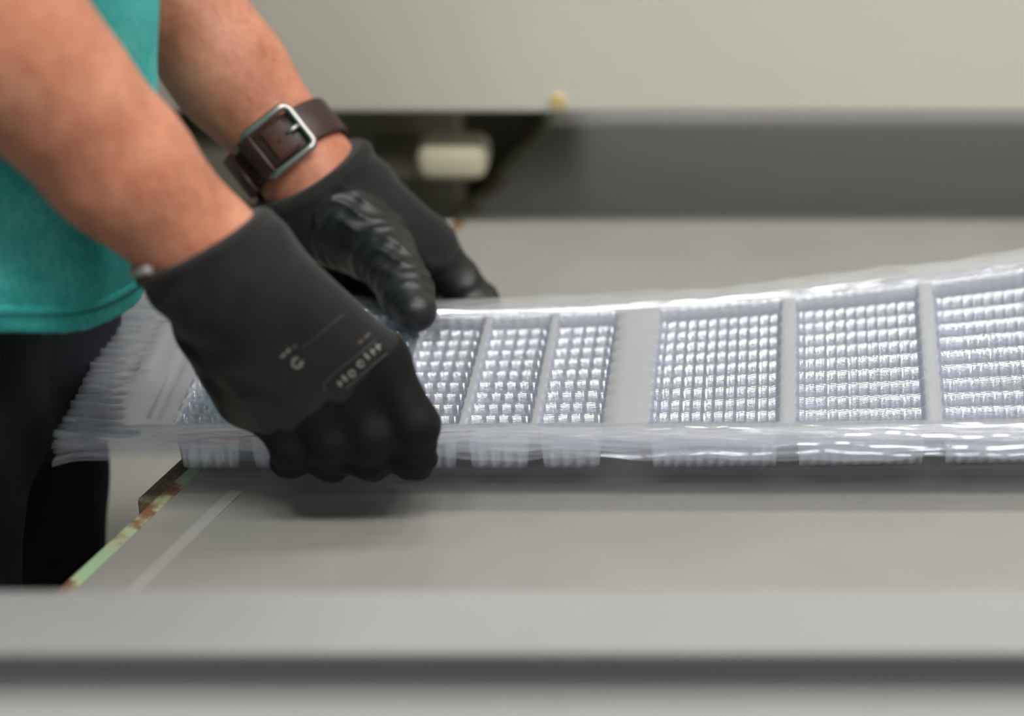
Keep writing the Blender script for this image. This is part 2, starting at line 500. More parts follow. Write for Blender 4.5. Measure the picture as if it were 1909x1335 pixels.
for k in range(TRAY_N):
    ph = rng.rand(8) * 6.28
    X, Y = GX.copy(), GY.copy()
    Z = BASE.copy()
    # raised bead around the cavity block
    fl = np.maximum(YF - Y, Y - YBK)
    Z += .0017 * np.exp(-((fl - .0060 - .0004 * np.sin(31 * X + ph[0])) / .0016) ** 2)
    dl = X - X_L
    edge = np.minimum.reduce([dl, X_R - X, Y - (YF - FLW), (YBK + FLW) - Y])
    curl = np.clip((.0058 + .0012 * np.sin(26 * X + ph[1]) - (edge)) / .0058, 0, 1.2)
    Z -= rng.uniform(.0006, .0020) * (.35 + .65 * sstep(-.02, .12, X)) * curl ** 2
    Z -= .0012 * np.exp(-((X - (X_S0 - .012)) / .0011) ** 2) * (fl < -.004)
    Z += .0013 * np.exp(-((X - (X_S0 - .030)) / .004) ** 2) * sstep(-.01, .0, -np.abs(Y + .02 - .008 * k + .02) + .03)
    # crimped wavy left border
    rip = np.sin(2 * np.pi * (Y + .0015 * np.sin(60 * Y * 6 + ph[0])) / (.0098) + ph[1])
    Z += (.0020 * rip + .0012 * np.sin(2 * np.pi * Y / .023 + ph[2])) * np.exp(-(dl / .016) ** 2)
    # loose, slightly buckled flanges
    loose = sstep(-.002, .018, fl) 
    Z += loose * (.0011 * np.sin(38 * X + ph[3]) + .0007 * np.sin(97 * X + ph[4]) + .00035 * np.sin(230 * X + ph[5]))
    Z += .0009 * np.sin(40 * X + 25 * Y + ph[6]) * (dl < .06) * sstep(.062, .03, dl) if False else 0
    wob = rng.uniform(-.00015, .00015, 2)
    jig = .0008 * np.sin(21 * Y + ph[7])
    X2 = X + wob[0] + jig * np.exp(-(dl / .03) ** 2)
    Y2 = Y + wob[1] * .4
    Z = Z + Z_F0 + .0009 * k + bend(X2, Y2) + (k - 3.5) * .0011 * sstep(.002, .022, fl)
    # stacked ends spread a little at the free left end
    Z += np.clip((-.195 - X) / .045, 0, 1) ** 2 * (k - 3.5) * .0014
    V = np.stack([X2, Y2, Z], -1).reshape(-1, 3)
    org = Vector((0.06, -.01, Z_F0 + .0009 * k))
    me = np_mesh('clear_plastic_tray', V - np.array(org), FQ)
    me.materials.append(M['plastic'])
    o = bpy.data.objects.new('clear_plastic_tray', me)
    COL.objects.link(o); o.location = org
    tag(o, 'clear ribbed plastic tray, %s in the stack held by both gloves' % ords[k], 'tray', 'nested clear plastic trays')

# ------------------------------------------------------------------ signed distance modelling
def cap(p, a, b, ra, rb):
    a = np.array(a, np.float32); b = np.array(b, np.float32)
    ba = b - a; d = [p[i] - a[i] for i in range(3)]
    h = np.clip((d[0] * ba[0] + d[1] * ba[1] + d[2] * ba[2]) / max(float(ba @ ba), 1e-9), 0, 1)
    q = np.sqrt((d[0] - h * ba[0]) ** 2 + (d[1] - h * ba[1]) ** 2 + (d[2] - h * ba[2]) ** 2)
    return q - (ra + (rb - ra) * h)
def ell(p, c, r):
    k0 = np.sqrt(((p[0] - c[0]) / r[0]) ** 2 + ((p[1] - c[1]) / r[1]) ** 2 + ((p[2] - c[2]) / r[2]) ** 2)
    return (k0 - 1) * min(r)
def smin(a, b, k):
    h = np.clip(.5 + .5 * (b - a) / k, 0, 1)
    return b + (a - b) * h - k * h * (1 - h)
def smax(a, b, k): return -smin(-a, -b, k)
def surface_nets(func, lo, hi, h):
    n = [int(math.ceil((hi[i] - lo[i]) / h)) + 1 for i in range(3)]
    ax = [(lo[i] + h * np.arange(n[i])).astype(np.float32) for i in range(3)]
    p = np.meshgrid(*ax, indexing='ij', sparse=False)
    D = func(p).astype(np.float32)
    S = D < 0
    c = [slice(0, -1), slice(1, None)]
    cnt = np.zeros([m - 1 for m in n], np.int8)
    for i in (0, 1):
        for j in (0, 1):
            for k in (0, 1): cnt += S[c[i], c[j], c[k]]
    act = (cnt > 0) & (cnt < 8)
    ids = -np.ones(act.shape, np.int64)
    ci = np.argwhere(act); ids[act] = np.arange(len(ci))
    acc = np.zeros((len(ci), 3)); num = np.zeros(len(ci))
    corners = [(i, j, k) for i in (0, 1) for j in (0, 1) for k in (0, 1)]
    for a in corners:
        for axn in range(3):
            if a[axn]: continue
            b = list(a); b[axn] = 1
            da = D[ci[:, 0] + a[0], ci[:, 1] + a[1], ci[:, 2] + a[2]]
            db = D[ci[:, 0] + b[0], ci[:, 1] + b[1], ci[:, 2] + b[2]]
            x = (da < 0) != (db < 0)
            t = np.where(x, da / np.where(x, da - db, 1), 0)
            off = np.tile(np.array(a, float), (len(ci), 1)); off[:, axn] += t
            acc += off * x[:, None]; num += x
    V = np.array(lo) + h * (ci + acc / num[:, None])
    F = []
    for axn in range(3):
        sl0 = [slice(1, -1)] * 3; sl1 = [slice(1, -1)] * 3
        sl0[axn] = slice(0, -1); sl1[axn] = slice(1, None)
        s0, s1 = S[tuple(sl0)], S[tuple(sl1)]
        for flip, msk in ((False, s0 & ~s1), (True, ~s0 & s1)):
            e = np.argwhere(msk)
            if not len(e): continue
            e = e.copy()
            u, v = (axn + 1) % 3, (axn + 2) % 3
            e[:, u] += 1; e[:, v] += 1
            q = []
            for du, dv in ((-1, -1), (0, -1), (0, 0), (-1, 0)):
                g = e.copy(); g[:, u] += du; g[:, v] += dv
                q.append(ids[g[:, 0], g[:, 1], g[:, 2]])
            q = np.stack(q, 1)
            F.append(q[:, ::-1] if flip else q)
    return V, np.concatenate(F)
def relax(V, F, it, lam=.5):
    E = np.concatenate([F[:, [0, 1]], F[:, [1, 2]], F[:, [2, 3]], F[:, [3, 0]]])
    for _ in range(it):
        s = np.zeros_like(V); n = np.zeros(len(V))
        for i in range(3):
            s[:, i] = np.bincount(E[:, 0], V[E[:, 1], i], len(V)) + np.bincount(E[:, 1], V[E[:, 0], i], len(V))
        n = np.bincount(E[:, 0], minlength=len(V)) + np.bincount(E[:, 1], minlength=len(V))
        V = V + lam * (s / np.maximum(n, 1)[:, None] - V)
    return V

# ------------------------------------------------------------------ person
person = empty('person', (-.33, 0, 0))
tag(person, 'person in teal T-shirt and black gloves lifting a stack of trays', 'person')

# arm landmarks
N_ELB = P(-235, -150, -.205); N_WR = P(392, 478, -.145); N_CUFF = P(352, 440, -.150)
F_ELB = P(60, -330, .205); F_WR = P(583, 332, .130); F_WATCH = P(541, 280, .140)
N_SH = Vector((-.20, -.225, 1.45)); F_SH = Vector((-.275, .165, 1.46))

def mixp(a, b, t): return Vector(a) * (1 - t) + Vector(b) * t

def body_fn(p):
    d = cap(p, (-.325, -.035, .97), (-.262, -.035, 1.25), .072, .078)
    d = smin(d, cap(p, (-.262, -.035, 1.25), (-.245, -.03, 1.40), .080, .070), .04)
    for s in (-1, 1):
        so = Vector((.13, .99, 0)) * s
        hp = Vector((-.326, -.03, 0)) + so * .066
        d = smin(d, cap(p, hp + Vector((0, 0, .93)), hp + Vector((-.030, 0, .50)), .064, .052), .04)
        d = smin(d, cap(p, hp + Vector((-.030, 0, .50)), hp + Vector((-.04, 0, .09)), .052, .034), .03)
        d = smin(d, cap(p, hp + Vector((-.03, 0, .06)), hp + Vector((.07, 0, .045)), .034, .028), .03)
    d = smin(d, cap(p, (-.245, -.05, 1.42), N_SH, .06, .05), .05)
    d = smin(d, cap(p, (-.245, -.01, 1.42), F_SH, .06, .05), .05)
    # upper arms and forearms
    for sh, el, wr, cf in ((N_SH, N_ELB, N_WR, 1), (F_SH, F_ELB, F_WR, 1)):
        near = el is N_ELB
        u = cap(p, sh, el, .050, .038)
        m1, m2 = mixp(el, wr, .30), mixp(el, wr, .70)
        k = 1.0 if near else .97
        u = smin(u, cap(p, el, m1, .037 * k, .0385 * k), .03)
        u = smin(u, cap(p, m1, m2, .0385 * k, .0330 * k), .02)
        u = smin(u, cap(p, m2, wr, .0330 * k, .0282 * k), .015)
        # outer muscle and tendon relief
        off = Vector((.010, -.004, .008)) if near else Vector((.008, -.006, .006))
        u = smin(u, cap(p, mixp(el, wr, .12) + off, mixp(el, wr, .5) + off * .6, .034 * k, .030 * k), .02)
        tip = mixp(el, wr, 1.16)
        u = smin(u, cap(p, wr, tip, .0270, .024), .012)
        d = smin(d, u, .035)
    # neck and head, bent towards the trays
    p = [p[0] - .03, p[1] + .035, p[2] + .02]
    d = smin(d, cap(p, (-.27, 0, 1.47), (-.215, 0, 1.57), .056, .052), .04)
    hc = (-.175, 0, 1.665)
    hd = ell(p, hc, (.092, .074, .112))
    hd = smin(hd, cap(p, (-.145, 0, 1.60), (-.105, 0, 1.578), .045, .030), .04)          # jaw
    hd = smin(hd, cap(p, (-.083, 0, 1.662), (-.068, 0, 1.628), .010, .014), .012)        # nose
    hd = smin(hd, cap(p, (-.085, -.018, 1.593), (-.085, .018, 1.593), .009, .009), .010)  # lips
    for s in (-1, 1):
        hd = smin(hd, ell(p, (-.180, s * .077, 1.645), (.018, .010, .030)), .008)         # ears
        hd = smax(hd, -ell(p, (-.086, s * .031, 1.662), (.015, .018, .012)), .012)        # eye sockets
        hd = smin(hd, ell(p, (-.098, s * .031, 1.660), (.013, .013, .011)), .004)         # eyeballs
    return smin(d, hd, .03)
V, F = surface_nets(body_fn, (-.46, -.34, -.005), (.0, .34, 1.80), .0062)
V = relax(V, F, 2, .5)
body = link('body', np_mesh('body', V, F), person, M['skin'])
sub = body.modifiers.new('smooth', 'SUBSURF'); sub.levels = 1; sub.render_levels = 1
tag(body, 'bare tanned forearms and skin')

# hair cap on the head
def hair_fn(p):
    p = [p[0] - .03, p[1] + .035, p[2] + .02]
    d = ell(p, (-.183, 0, 1.676), (.098, .081, .113))
    d = smax(d, -(ell(p, (-.095, 0, 1.62), (.075, .085, .085))), .015)
    return smax(d, (1.60 - p[2]), .02) + .0015 * np.sin(p[1] * 400) * np.sin(p[0] * 260)
V, F = surface_nets(hair_fn, (-.27, -.135, 1.56), (-.03, .065, 1.79), .005)
link('hair', np_mesh('hair', V, F), person, M['hair'])

# ---- T-shirt
def shirt_local(p):
    """coordinates along the body's facing direction and across it"""
    z = p[2]
    cx = np.interp(z, [.95, 1.02, 1.18, 1.40, 1.52], [-.324, -.315, -.283, -.250, -.240]).astype(np.float32)
    rho = np.interp(z, [1.05, 1.40], [.50, .25]).astype(np.float32)
    a = np.interp(z, [.95, 1.2, 1.35, 1.46, 1.53], [.108, .110, .116, .098, .06]).astype(np.float32)
    b = np.interp(z, [.95, 1.2, 1.38, 1.46, 1.53], [.143, .148, .165, .15, .10]).astype(np.float32)
    dx, dy = p[0] - cx, p[1] + .039
    c_, s_ = np.cos(rho), np.sin(rho)
    return dx * c_ + dy * s_, -dx * s_ + dy * c_, a, b
def shirt_shell(p, grow=0.0):
    z = p[2]
    u, v, a, b = shirt_local(p)
    # soft folds hanging from the chest
    ang = np.arctan2(v, u)
    fold = .0035 * np.sin(ang * 9 + z * 9) * np.clip((z - 1.05) / .12, 0, 1) + .0035 * np.sin(z * 70 + ang * 1.5) * np.exp(-((z - 1.075) / .05) ** 2) \
        + .0012 * np.sin(ang * 14) * np.clip((1.10 - z) / .08, 0, 1)
    d = ((np.abs(u / a) ** 3.3 + np.abs(v / b) ** 3.3) ** (1 / 3.3) - 1) * .12
    return d - fold - grow
def hem_z(p): return 1.045 - .2623 * (p[0] + .315)
def shirt_fn(p):
    d = shirt_shell(p)
    for sh, el, s in ((N_SH, N_ELB, -1), (F_SH, F_ELB, 1)):
        e2 = mixp(sh, el, .62)
        sl = cap(p, (-.25, -.035 + s * .08, 1.42), sh, .070, .068)
        sl = smin(sl, cap(p, sh, e2, .066, .060), .03)
        ax = (Vector(e2) - Vector(sh)).normalized()
        pl = (p[0] - e2[0]) * ax[0] + (p[1] - e2[1]) * ax[1] + (p[2] - e2[2]) * ax[2]
        sl = smax(sl, pl, .004)
        d = smin(d, sl, .03)
    d = smax(d, hem_z(p) + .001 - p[2], .002)
    d = smax(d, -cap(p, (-.24, -.035, 1.46), (-.17, -.035, 1.60), .062, .066), .008)
    return smax(d, p[2] - 1.535, .03)
V, F = surface_nets(shirt_fn, (-.48, -.34, .975), (-.06, .30, 1.56), .0045)
V = relax(V, F, 1, .5)
shirt = link('t_shirt', np_mesh('t_shirt', V, F), person, M['shirt'])
tag(shirt, 'teal cotton T-shirt')
def hem_fn(p):
    d = shirt_shell(p, .0013)
    hz = hem_z(p)
    return smax(smax(d, hz - p[2], .0015), p[2] - hz - .0175, .0015)
V, F = surface_nets(hem_fn, (-.47, -.22, .975), (-.16, .14, 1.12), .0022)
V = relax(V, F, 1, .5)
hem = link('hem', np_mesh('hem', V, F), shirt, M['shirt'])
# stitches of the hem: short dashes lying on the band
def shell_point(ang, dz, grow):
    c_ = Vector((-.315, -.039, 0)); lo_, hi_ = .03, .30
    for _ in range(26):
        m = .5 * (lo_ + hi_)
        x_, y_ = c_.x + m * math.cos(ang), c_.y + m * math.sin(ang)
        p = [np.array([x_]), np.array([y_]), np.array([hem_z([x_]) + dz])]
        if shirt_shell(p, grow)[0] > 0: hi_ = m
        else: lo_ = m
    return Vector((c_.x + lo_ * math.cos(ang), c_.y + lo_ * math.sin(ang), hem_z([c_.x + lo_ * math.cos(ang)]) + dz))
M['thread'] = simple('dark_teal_thread', srgb(16, 84, 82), srgb(24, 96, 92), 100, .9)
SV, SF = [], []
ang = -2.4
while ang < .9:
    a_, b_ = ang, ang + .0115
    q0 = shell_point(a_, .0125, .0016); q1 = shell_point(b_, .0125, .0016)
    v, f = sweep([q0, q1], .00055, 5)
    o_ = len(SV); SV += v; SF += [tuple(dict.fromkeys(i + o_ for i in ff)) for ff in f]
    ang += .0185
me = bpy.data.meshes.new('hem_stitching'); me.from_pydata([tuple(v) for v in SV], [], SF)
tag(link('hem_stitching', me, shirt, M['thread']), kind='stuff')

# ---- trousers and shoes
def trousers_fn(p):
    d = None
    for s in (-1, 1):
        hp = Vector((-.326, -.03, 0)) + Vector((.13, .99, 0)) * (s * .066)
        l = cap(p, hp + Vector((0, 0, .95)), hp + Vector((-.030, 0, .50)), .086, .074)
        l = smin(l, cap(p, hp + Vector((-.030, 0, .50)), hp + Vector((-.04, 0, .10)), .074, .066), .03)
        d = l if d is None else smin(d, l, .02)
    for s in (-1, 1):
        d = smin(d, cap(p, (-.326 + s * .008, -.03 + s * .06, .95), (-.318, -.035 + s * .055, 1.07), .086, .078), .03)
    d = smin(d, cap(p, (-.328, -.03, .96), (-.318, -.035, 1.05), .088, .086), .03)
    d = d - .002 * np.sin(p[2] * 70 + p[1] * 40) * np.sin(p[1] * 55 + 1)
    return smax(smax(d, p[2] - 1.09, .005), .075 - p[2], .005)
V, F = surface_nets(trousers_fn, (-.48, -.22, .06), (-.17, .16, 1.11), .0065)
V = relax(V, F, 1, .5)
tag(link('trousers', np_mesh('trousers', V, F), person, M['trousers']), 'black navy work trousers')
for s in (-1, 1):
    hp = Vector((-.326, -.03, 0)) + Vector((.13, .99, 0)) * (s * .066)
    def shoe_fn(p, hp=hp):
        d = cap(p, hp + Vector((-.04, 0, .055)), hp + Vector((.105, .03, .045)), .045, .042)
        d = smin(d, cap(p, hp + Vector((-.04, 0, .06)), hp + Vector((-.035, 0, .11)), .043, .045), .03)
        return smax(d, .001 - p[2], .004)
    V, F = surface_nets(shoe_fn, (hp.x - .12, hp.y - .08, -.01), (hp.x + .17, hp.y + .10, .17), .006)
    link('shoe', np_mesh('shoe', V, F), person, M['shoe'])

# ---- gloves
def chain(p, pts, rad, k=.004):
    d = None
    for i in range(len(pts) - 1):
        c_ = cap(p, pts[i], pts[i + 1], rad[i], rad[i + 1])
        d = c_ if d is None else smin(d, c_, k)
    return d
def dirdot(p, o, v): return (p[0] - o[0]) * v[0] + (p[1] - o[1]) * v[1] + (p[2] - o[2]) * v[2]

# near hand: right hand, its back to the viewer, fingers hooked under the front flange
NI = [P(706, 672, -.122), P(774, 792, -.131), P(771, 853, -.122), P(764, 858, -.101)]
NM = [P(650, 712, -.127), P(693, 812, -.134), P(692, 854, -.125), P(690, 860, -.102)]
NR = [P(590, 748, -.128), P(618, 819, -.134), P(615, 856, -.125), P(612, 861, -.102)]
NP_ = [P(528, 772, -.124), P(545, 832, -.130), P(543, 854, -.121), P(541, 857, -.102)]
NTH = [P(470, 575, -.118), P(565, 650, -.094), P(628, 705, -.080), P(668, 742, -.068)]
n_ax = (N_WR - N_ELB).normalized()
n_side = (P(470, 405, -.15) - P(268, 515, -.15)).normalized()
N_MOUTH = P(364, 456, -.150)
n_view = (CAM - N_MOUTH).normalized()
n_mouth_n = n_side.cross(n_view).normalized()
if n_mouth_n.dot(n_ax) < 0: n_mouth_n = -n_mouth_n
n_mouth_n = (n_mouth_n * .85 + n_view * -.12).normalized()
def near_fn(p):
    wr_r, wr_u = N_WR + n_side * .011, N_WR - n_side * .011
    cu = cap(p, mixp(N_ELB, N_WR, .84), mixp(N_ELB, N_WR, 1.03), .0345, .0325)
    d = cu
    pal = None
    for f, r in ((NI, .0145), (NM, .015), (NR, .0148), (NP_, .0135)):
        t = {id(NI): .013, id(NM): .004, id(NR): -.005, id(NP_): -.013}[id(f)]
        base = N_WR + n_side * t + n_ax * .012
        c_ = cap(p, base, f[0], .0215, r)
        pal = c_ if pal is None else smin(pal, c_, .012)
    d = smin(d, pal, .016)
    # heel of the hand on the little finger side
    d = smin(d, cap(p, P(400, 610, -.128), P(462, 735, -.117), .0195, .0175), .014)
    d = smin(d, cap(p, P(470, 590, -.115), P(560, 680, -.112), .022, .018), .015)
    fin = None
    for f, r in ((NI, (.0135, .0122, .0112, .0100)), (NM, (.0138, .0124, .0113, .0102)), (NR, (.0135, .0121, .0110, .0100)), (NP_, (.0122, .0110, .0102, .0094))):
        c_ = chain(p, f, r)
        fin = c_ if fin is None else smin(fin, c_, .0056)
    d = smin(d, fin, .009)
    d = smin(d, chain(p, NTH, (.019, .0145, .0125, .0105)), .008)
    # loose fabric: soft creases
    t = dirdot(p, N_WR, n_ax); s = dirdot(p, N_WR, n_side)
    cr = .0011 * np.sin(t * 250 + s * 120 + 1.5 * np.sin(s * 90)) * np.exp(-((t + .004) / .020) ** 2)
    cr = cr + .0009 * np.sin(t * 180 - s * 200) * np.exp(-((s + .03) / .016) ** 2) * np.exp(-((t - .055) / .03) ** 2)
    d = d - cr
    d = d - .0006 * np.sin(p[2] * 620 + 2.0 * np.sin(p[0] * 160) + p[0] * 120) * np.exp(-(fin / .006) ** 2) * np.clip((.955 - p[2]) / .02, 0, 1)
    # rolled edge and open end of the cuff
    m = dirdot(p, N_MOUTH, n_mouth_n)
    d = d - .0016 * np.exp(-((m - .0035) / .0028) ** 2)
    return smax(d, -m, .002)
def bounds(pts, pad):
    a = np.array([tuple(q) for q in pts]); return tuple(a.min(0) - pad), tuple(a.max(0) + pad)
lo, hi = bounds(NI + NM + NR + NP_ + NTH + [N_MOUTH, N_WR], .046)
V, F = surface_nets(near_fn, lo, hi, .00135)
V = relax(V, F, 1, .5)
me = np_mesh('glove', V, F)
glove_r = link('glove', me, person, [M['knit'], M['coat'], M['dip']])
tag(glove_r, 'black knitted work glove with grey print on its back')
# coated palm and finger fronts
K_A, K_B = P(500, 790, -.14), P(735, 640, -.14)
Fc = V[F].mean(1)
def knuckle_line(q):           # > 0 beyond the knuckle seam, towards the fingertips
    ab = np.array(K_B - K_A); n_ = np.array(n_ax) - ab * (np.array(n_ax) @ ab) / (ab @ ab)
    return (q - np.array(K_A)) @ n_
N3 = np.cross(V[F[:, 1]] - V[F[:, 0]], V[F[:, 2]] - V[F[:, 0]]); N3 /= np.maximum(np.linalg.norm(N3, axis=1), 1e-12)[:, None]
ulnar = ((Fc - np.array(N_WR)) @ np.array(n_side) < -.031) & ((Fc - np.array(N_WR)) @ np.array(n_ax) > .025)
coat = (N3[:, 1] > .25) & ((Fc - np.array(N_WR)) @ np.array(n_ax) > .02) | ulnar
wav_ = .0022 * np.sin(Fc[:, 0] * 210) + .0012 * np.sin(Fc[:, 0] * 470)
dip = (knuckle_line(Fc) + wav_ > .006)
me.polygons.foreach_set('material_index', np.where(dip, 2, coat.astype(np.int32)).astype(np.int32))
bvh_r = BVHTree.FromPolygons([tuple(v) for v in V], [tuple(int(i) for i in f) for f in F])

# light elastic trim showing on the low side of the cuff
def trim_arc(center, nrm, side, r, a0, a1, n=24):
    w_ = nrm.cross(side).normalized(); s_ = w_.cross(nrm).normalized()
    return [center + s_ * (r * math.cos(a0 + (a1 - a0) * i / n)) + w_ * (r * math.sin(a0 + (a1 - a0) * i / n)) for i in range(n + 1)]

# printing on the back of the glove: strokes projected onto the knit
def stroke(pixels, wpx, name='print_mark', mat='print', closed=False):
    V_, F_ = [], []
    pts = []
    n = len(pixels)
    seg = []
    for i in range(n if closed else n - 1):
        a_, b_ = Vector(pixels[i]), Vector(pixels[(i + 1) % n])
        m_ = max(1, int((b_ - a_).length / 3))
        for j in range(m_): seg.append(a_.lerp(b_, j / m_))
    if not closed: seg.append(Vector(pixels[-1]))
    m_ = len(seg)
    for i, q in enumerate(seg):
        t_ = (seg[(i + 1) % m_] - seg[i - 1]) if closed or 0 < i < m_ - 1 else (seg[1] - seg[0] if i == 0 else seg[-1] - seg[-2])
        t_.normalize(); nn = Vector((-t_.y, t_.x)) * wpx * .5
        for s_ in (-1, 1):
            g = q + nn * s_
            hit = bvh_r.ray_cast(CAM, ray(g.x, g.y).normalized())
            if hit[0] is None: return
            V_.append(tuple(hit[0] + hit[1] * .00035))
    for i in range(m_ if closed else m_ - 1):
        j = (i + 1) % m_
        F_.append((2 * i, 2 * i + 1, 2 * j + 1, 2 * j))
    me_ = bpy.data.meshes.new(name); me_.from_pydata(V_, [], F_)
    link(name, me_, glove_r, M[mat])
def circ(cx, cy, r, a0=0, a1=6.283, n=16, closed=True):
    return [(cx + r * math.cos(a0 + (a1 - a0) * i / n), cy + r * math.sin(a0 + (a1 - a0) * i / n)) for i in range(n if closed else n + 1)]
stroke(circ(554, 676, 9, -.5, 4.9, 14, False), 5.5)
stroke([(563, 680), (556, 676)], 4)
stroke([(524, 666), (532, 658)], 6); stroke([(534, 656), (541, 650)], 6); stroke([(546, 648), (553, 643)], 7, mat='print_dim')
stroke([(562, 650), (585, 632), (612, 608), (640, 586)], 2.0, 'seam_line', 'print_dim')
stroke([(606, 730), (604, 716), (618, 700), (648, 676), (690, 642), (700, 634)], 2.2, 'seam_line', 'print_dim')
stroke([(645, 724), (672, 700), (700, 676), (722, 658)], 2.2, 'seam_line', 'print_dim')
for (x, y, kx) in ((633, 715, 0), (643, 705, 1), (656, 696, 2), (672, 678, 2), (684, 664, 1), (694, 656, 0), (704, 647, 0)):
    if kx == 2: stroke(circ(x, y, 5.5), 4)
    elif kx == 1: stroke([(x - 5, y - 5), (x + 4, y + 5)], 5.5)
    else: stroke([(x - 4, y - 5), (x + 4, y + 5)], 4); stroke([(x - 3, y + 2), (x + 5, y - 5)], 3)
stroke([(668, 640), (676, 633)], 6, mat='print_dim'); stroke([(679, 630), (689, 621)], 6, mat='print_dim')

# far hand: left hand, thumb on the rear flange, fingers below it
FTH = [P(640, 408, .108), P(722, 478, .080), P(756, 545, .052), P(775, 580, .036)]
FI = [P(795, 452, .128), P(890, 568, .122), P(880, 604, .102), P(855, 612, .084)]
FM = [P(752, 468, .150), P(815, 560, .152), P(815, 606, .130), P(800, 625, .106)]
FR = [P(700, 482, .166), P(752, 570, .168), P(752, 615, .146), P(742, 630, .120)]
FP = [P(640, 482, .176), P(688, 560, .176), P(694, 600, .158), P(690, 616, .132)]
f_ax = (F_WR - F_ELB).normalized()
f_side = (P(665, 262, .13) - P(490, 375, .13)).normalized()
F_MOUTH = P(580, 316, .132)
f_view = (CAM - F_MOUTH).normalized()
f_mouth_n = f_side.cross(f_view).normalized()
if f_mouth_n.dot(f_ax) < 0: f_mouth_n = -f_mouth_n
f_mouth_n = (f_mouth_n + f_view * -.25).normalized()
def far_fn(p):
    d = cap(p, mixp(F_ELB, F_WR, .90), mixp(F_ELB, F_WR, 1.08), .0325, .0320)
    pal = None
    for f, r, t in ((FI, .0145, .014), (FM, .0150, .004), (FR, .0148, -.006), (FP, .0140, -.015)):
        base = F_WR + f_side * t + f_ax * .010
        c_ = cap(p, base, f[0], .0215, r)
        pal = c_ if pal is None else smin(pal, c_, .012)
    d = smin(d, pal, .016)
    d = smin(d, cap(p, P(560, 440, .150), P(606, 500, .160), .0200, .0190), .014)      # heel, little finger side
    d = smin(d, cap(p, P(610, 400, .118), P(690, 462, .096), .0240, .0200), .014)      # ball of the thumb
    d = smin(d, cap(p, P(730, 430, .125), P(790, 470, .122), .016, .013), .014)
    fin = None
    for f, r in ((FI, (.0150, .0132, .0115, .0100)), (FM, (.0140, .0125, .0113, .0100)), (FR, (.0136, .0122, .0110, .0100)), (FP, (.0126, .0112, .0102, .0094))):
        c_ = chain(p, f, r)
        fin = c_ if fin is None else smin(fin, c_, .0022)
    d = smin(d, fin, .007)
    th = chain(p, FTH, (.0205, .0170, .0152, .0120), .006)
    d = smin(d, th, .007)
    # deep creases of the loose coated palm
    a = np.array(FTH[0]); b = np.array(FTH[3]); ax = (b - a) / np.linalg.norm(b - a)
    t = dirdot(p, a, ax); w = np.array(f_view); sd = np.cross(ax, w); s = dirdot(p, a, sd)
    dist = np.exp(-(th / .008) ** 2)
    wav = np.sin(t * 230 + s * 130 + 1.5 * np.sin(s * 190 + 1.0) + 1.2 * np.sin(t * 150 - s * 120))
    cr = .55 - np.abs(wav) ** .8 + .10 * np.sin(t * 520 - s * 430 + 2 * np.sin(t * 110))
    win = np.clip((t + .012) / .02, 0, 1) * np.clip((.092 - t) / .02, 0, 1)
    d = d - .0021 * cr * dist * win
    fa = np.array(FI[0]); fb = np.array(FI[1]); fx = (fb - fa) / np.linalg.norm(fb - fa)
    t2 = dirdot(p, fa, fx); s2 = dirdot(p, fa, np.cross(fx, w))
    di = np.exp(-(chain(p, FI[:2], (.0150, .0132)) / .006) ** 2)
    d = d - .0012 * (.5 - np.abs(np.sin(t2 * 170 - s2 * 90 + .6 + .8 * np.sin(s2 * 200)))) * di * np.clip((t2 + .004) / .008, 0, 1)
    m = dirdot(p, F_MOUTH, f_mouth_n)
    d = d - .0020 * np.exp(-((m - .0045) / .0034) ** 2)
    s3 = dirdot(p, F_WR, f_side)
    d = d - .0010 * np.sin(m * 260 + s3 * 60) * np.exp(-((m - .018) / .012) ** 2)
    return smax(d, -m, .002)
lo, hi = bounds(FI + FM + FR + FP + FTH + [F_MOUTH, F_WR], .046)
V, F = surface_nets(far_fn, lo, hi, .00135)
V = relax(V, F, 1, .5)
me = np_mesh('glove', V, F)
glove_l = link('glove', me, person, [M['knit'], M['coat']])
tag(glove_l, 'black glove with creased shiny palm coating and thumb on the trays')
Fc = V[F].mean(1)
N3 = np.cross(V[F[:, 1]] - V[F[:, 0]], V[F[:, 2]] - V[F[:, 0]]); N3 /= np.maximum(np.linalg.norm(N3, axis=1), 1e-12)[:, None]
along = (Fc - np.array(F_WR)) @ np.array(f_ax)
pz = [Fc[:, 0], Fc[:, 1], Fc[:, 2]]
thd = chain(pz, FTH, (.0200, .0158, .0138, .0112), .006)
fid = np.minimum.reduce([chain(pz, f, (.014, .0125, .011, .01)) for f in (FI, FM, FR, FP)])
coat = ((thd < .004) & (along > .010)) | ((fid < .004) & (along > .085)) | ((N3[:, 1] < -.2) & (N3[:, 2] < .2) & (along > .02))
me.polygons.foreach_set('material_index', coat.astype(np.int32))

# pale lining visible at the low side of the near cuff
arc = []
w_ = n_mouth_n.cross(n_side).normalized()
if w_.dot(n_view) < 0: w_ = -w_
for i in range(25):
    a_ = math.radians(118 + 90 * i / 24)
    arc.append(N_MOUTH - n_mouth_n * .0040 + n_side * (.0318 * math.cos(a_)) + w_ * (.0318 * math.sin(a_)))
tube('cuff_trim', arc, .0027, M['white_trim'], glove_r, 8)

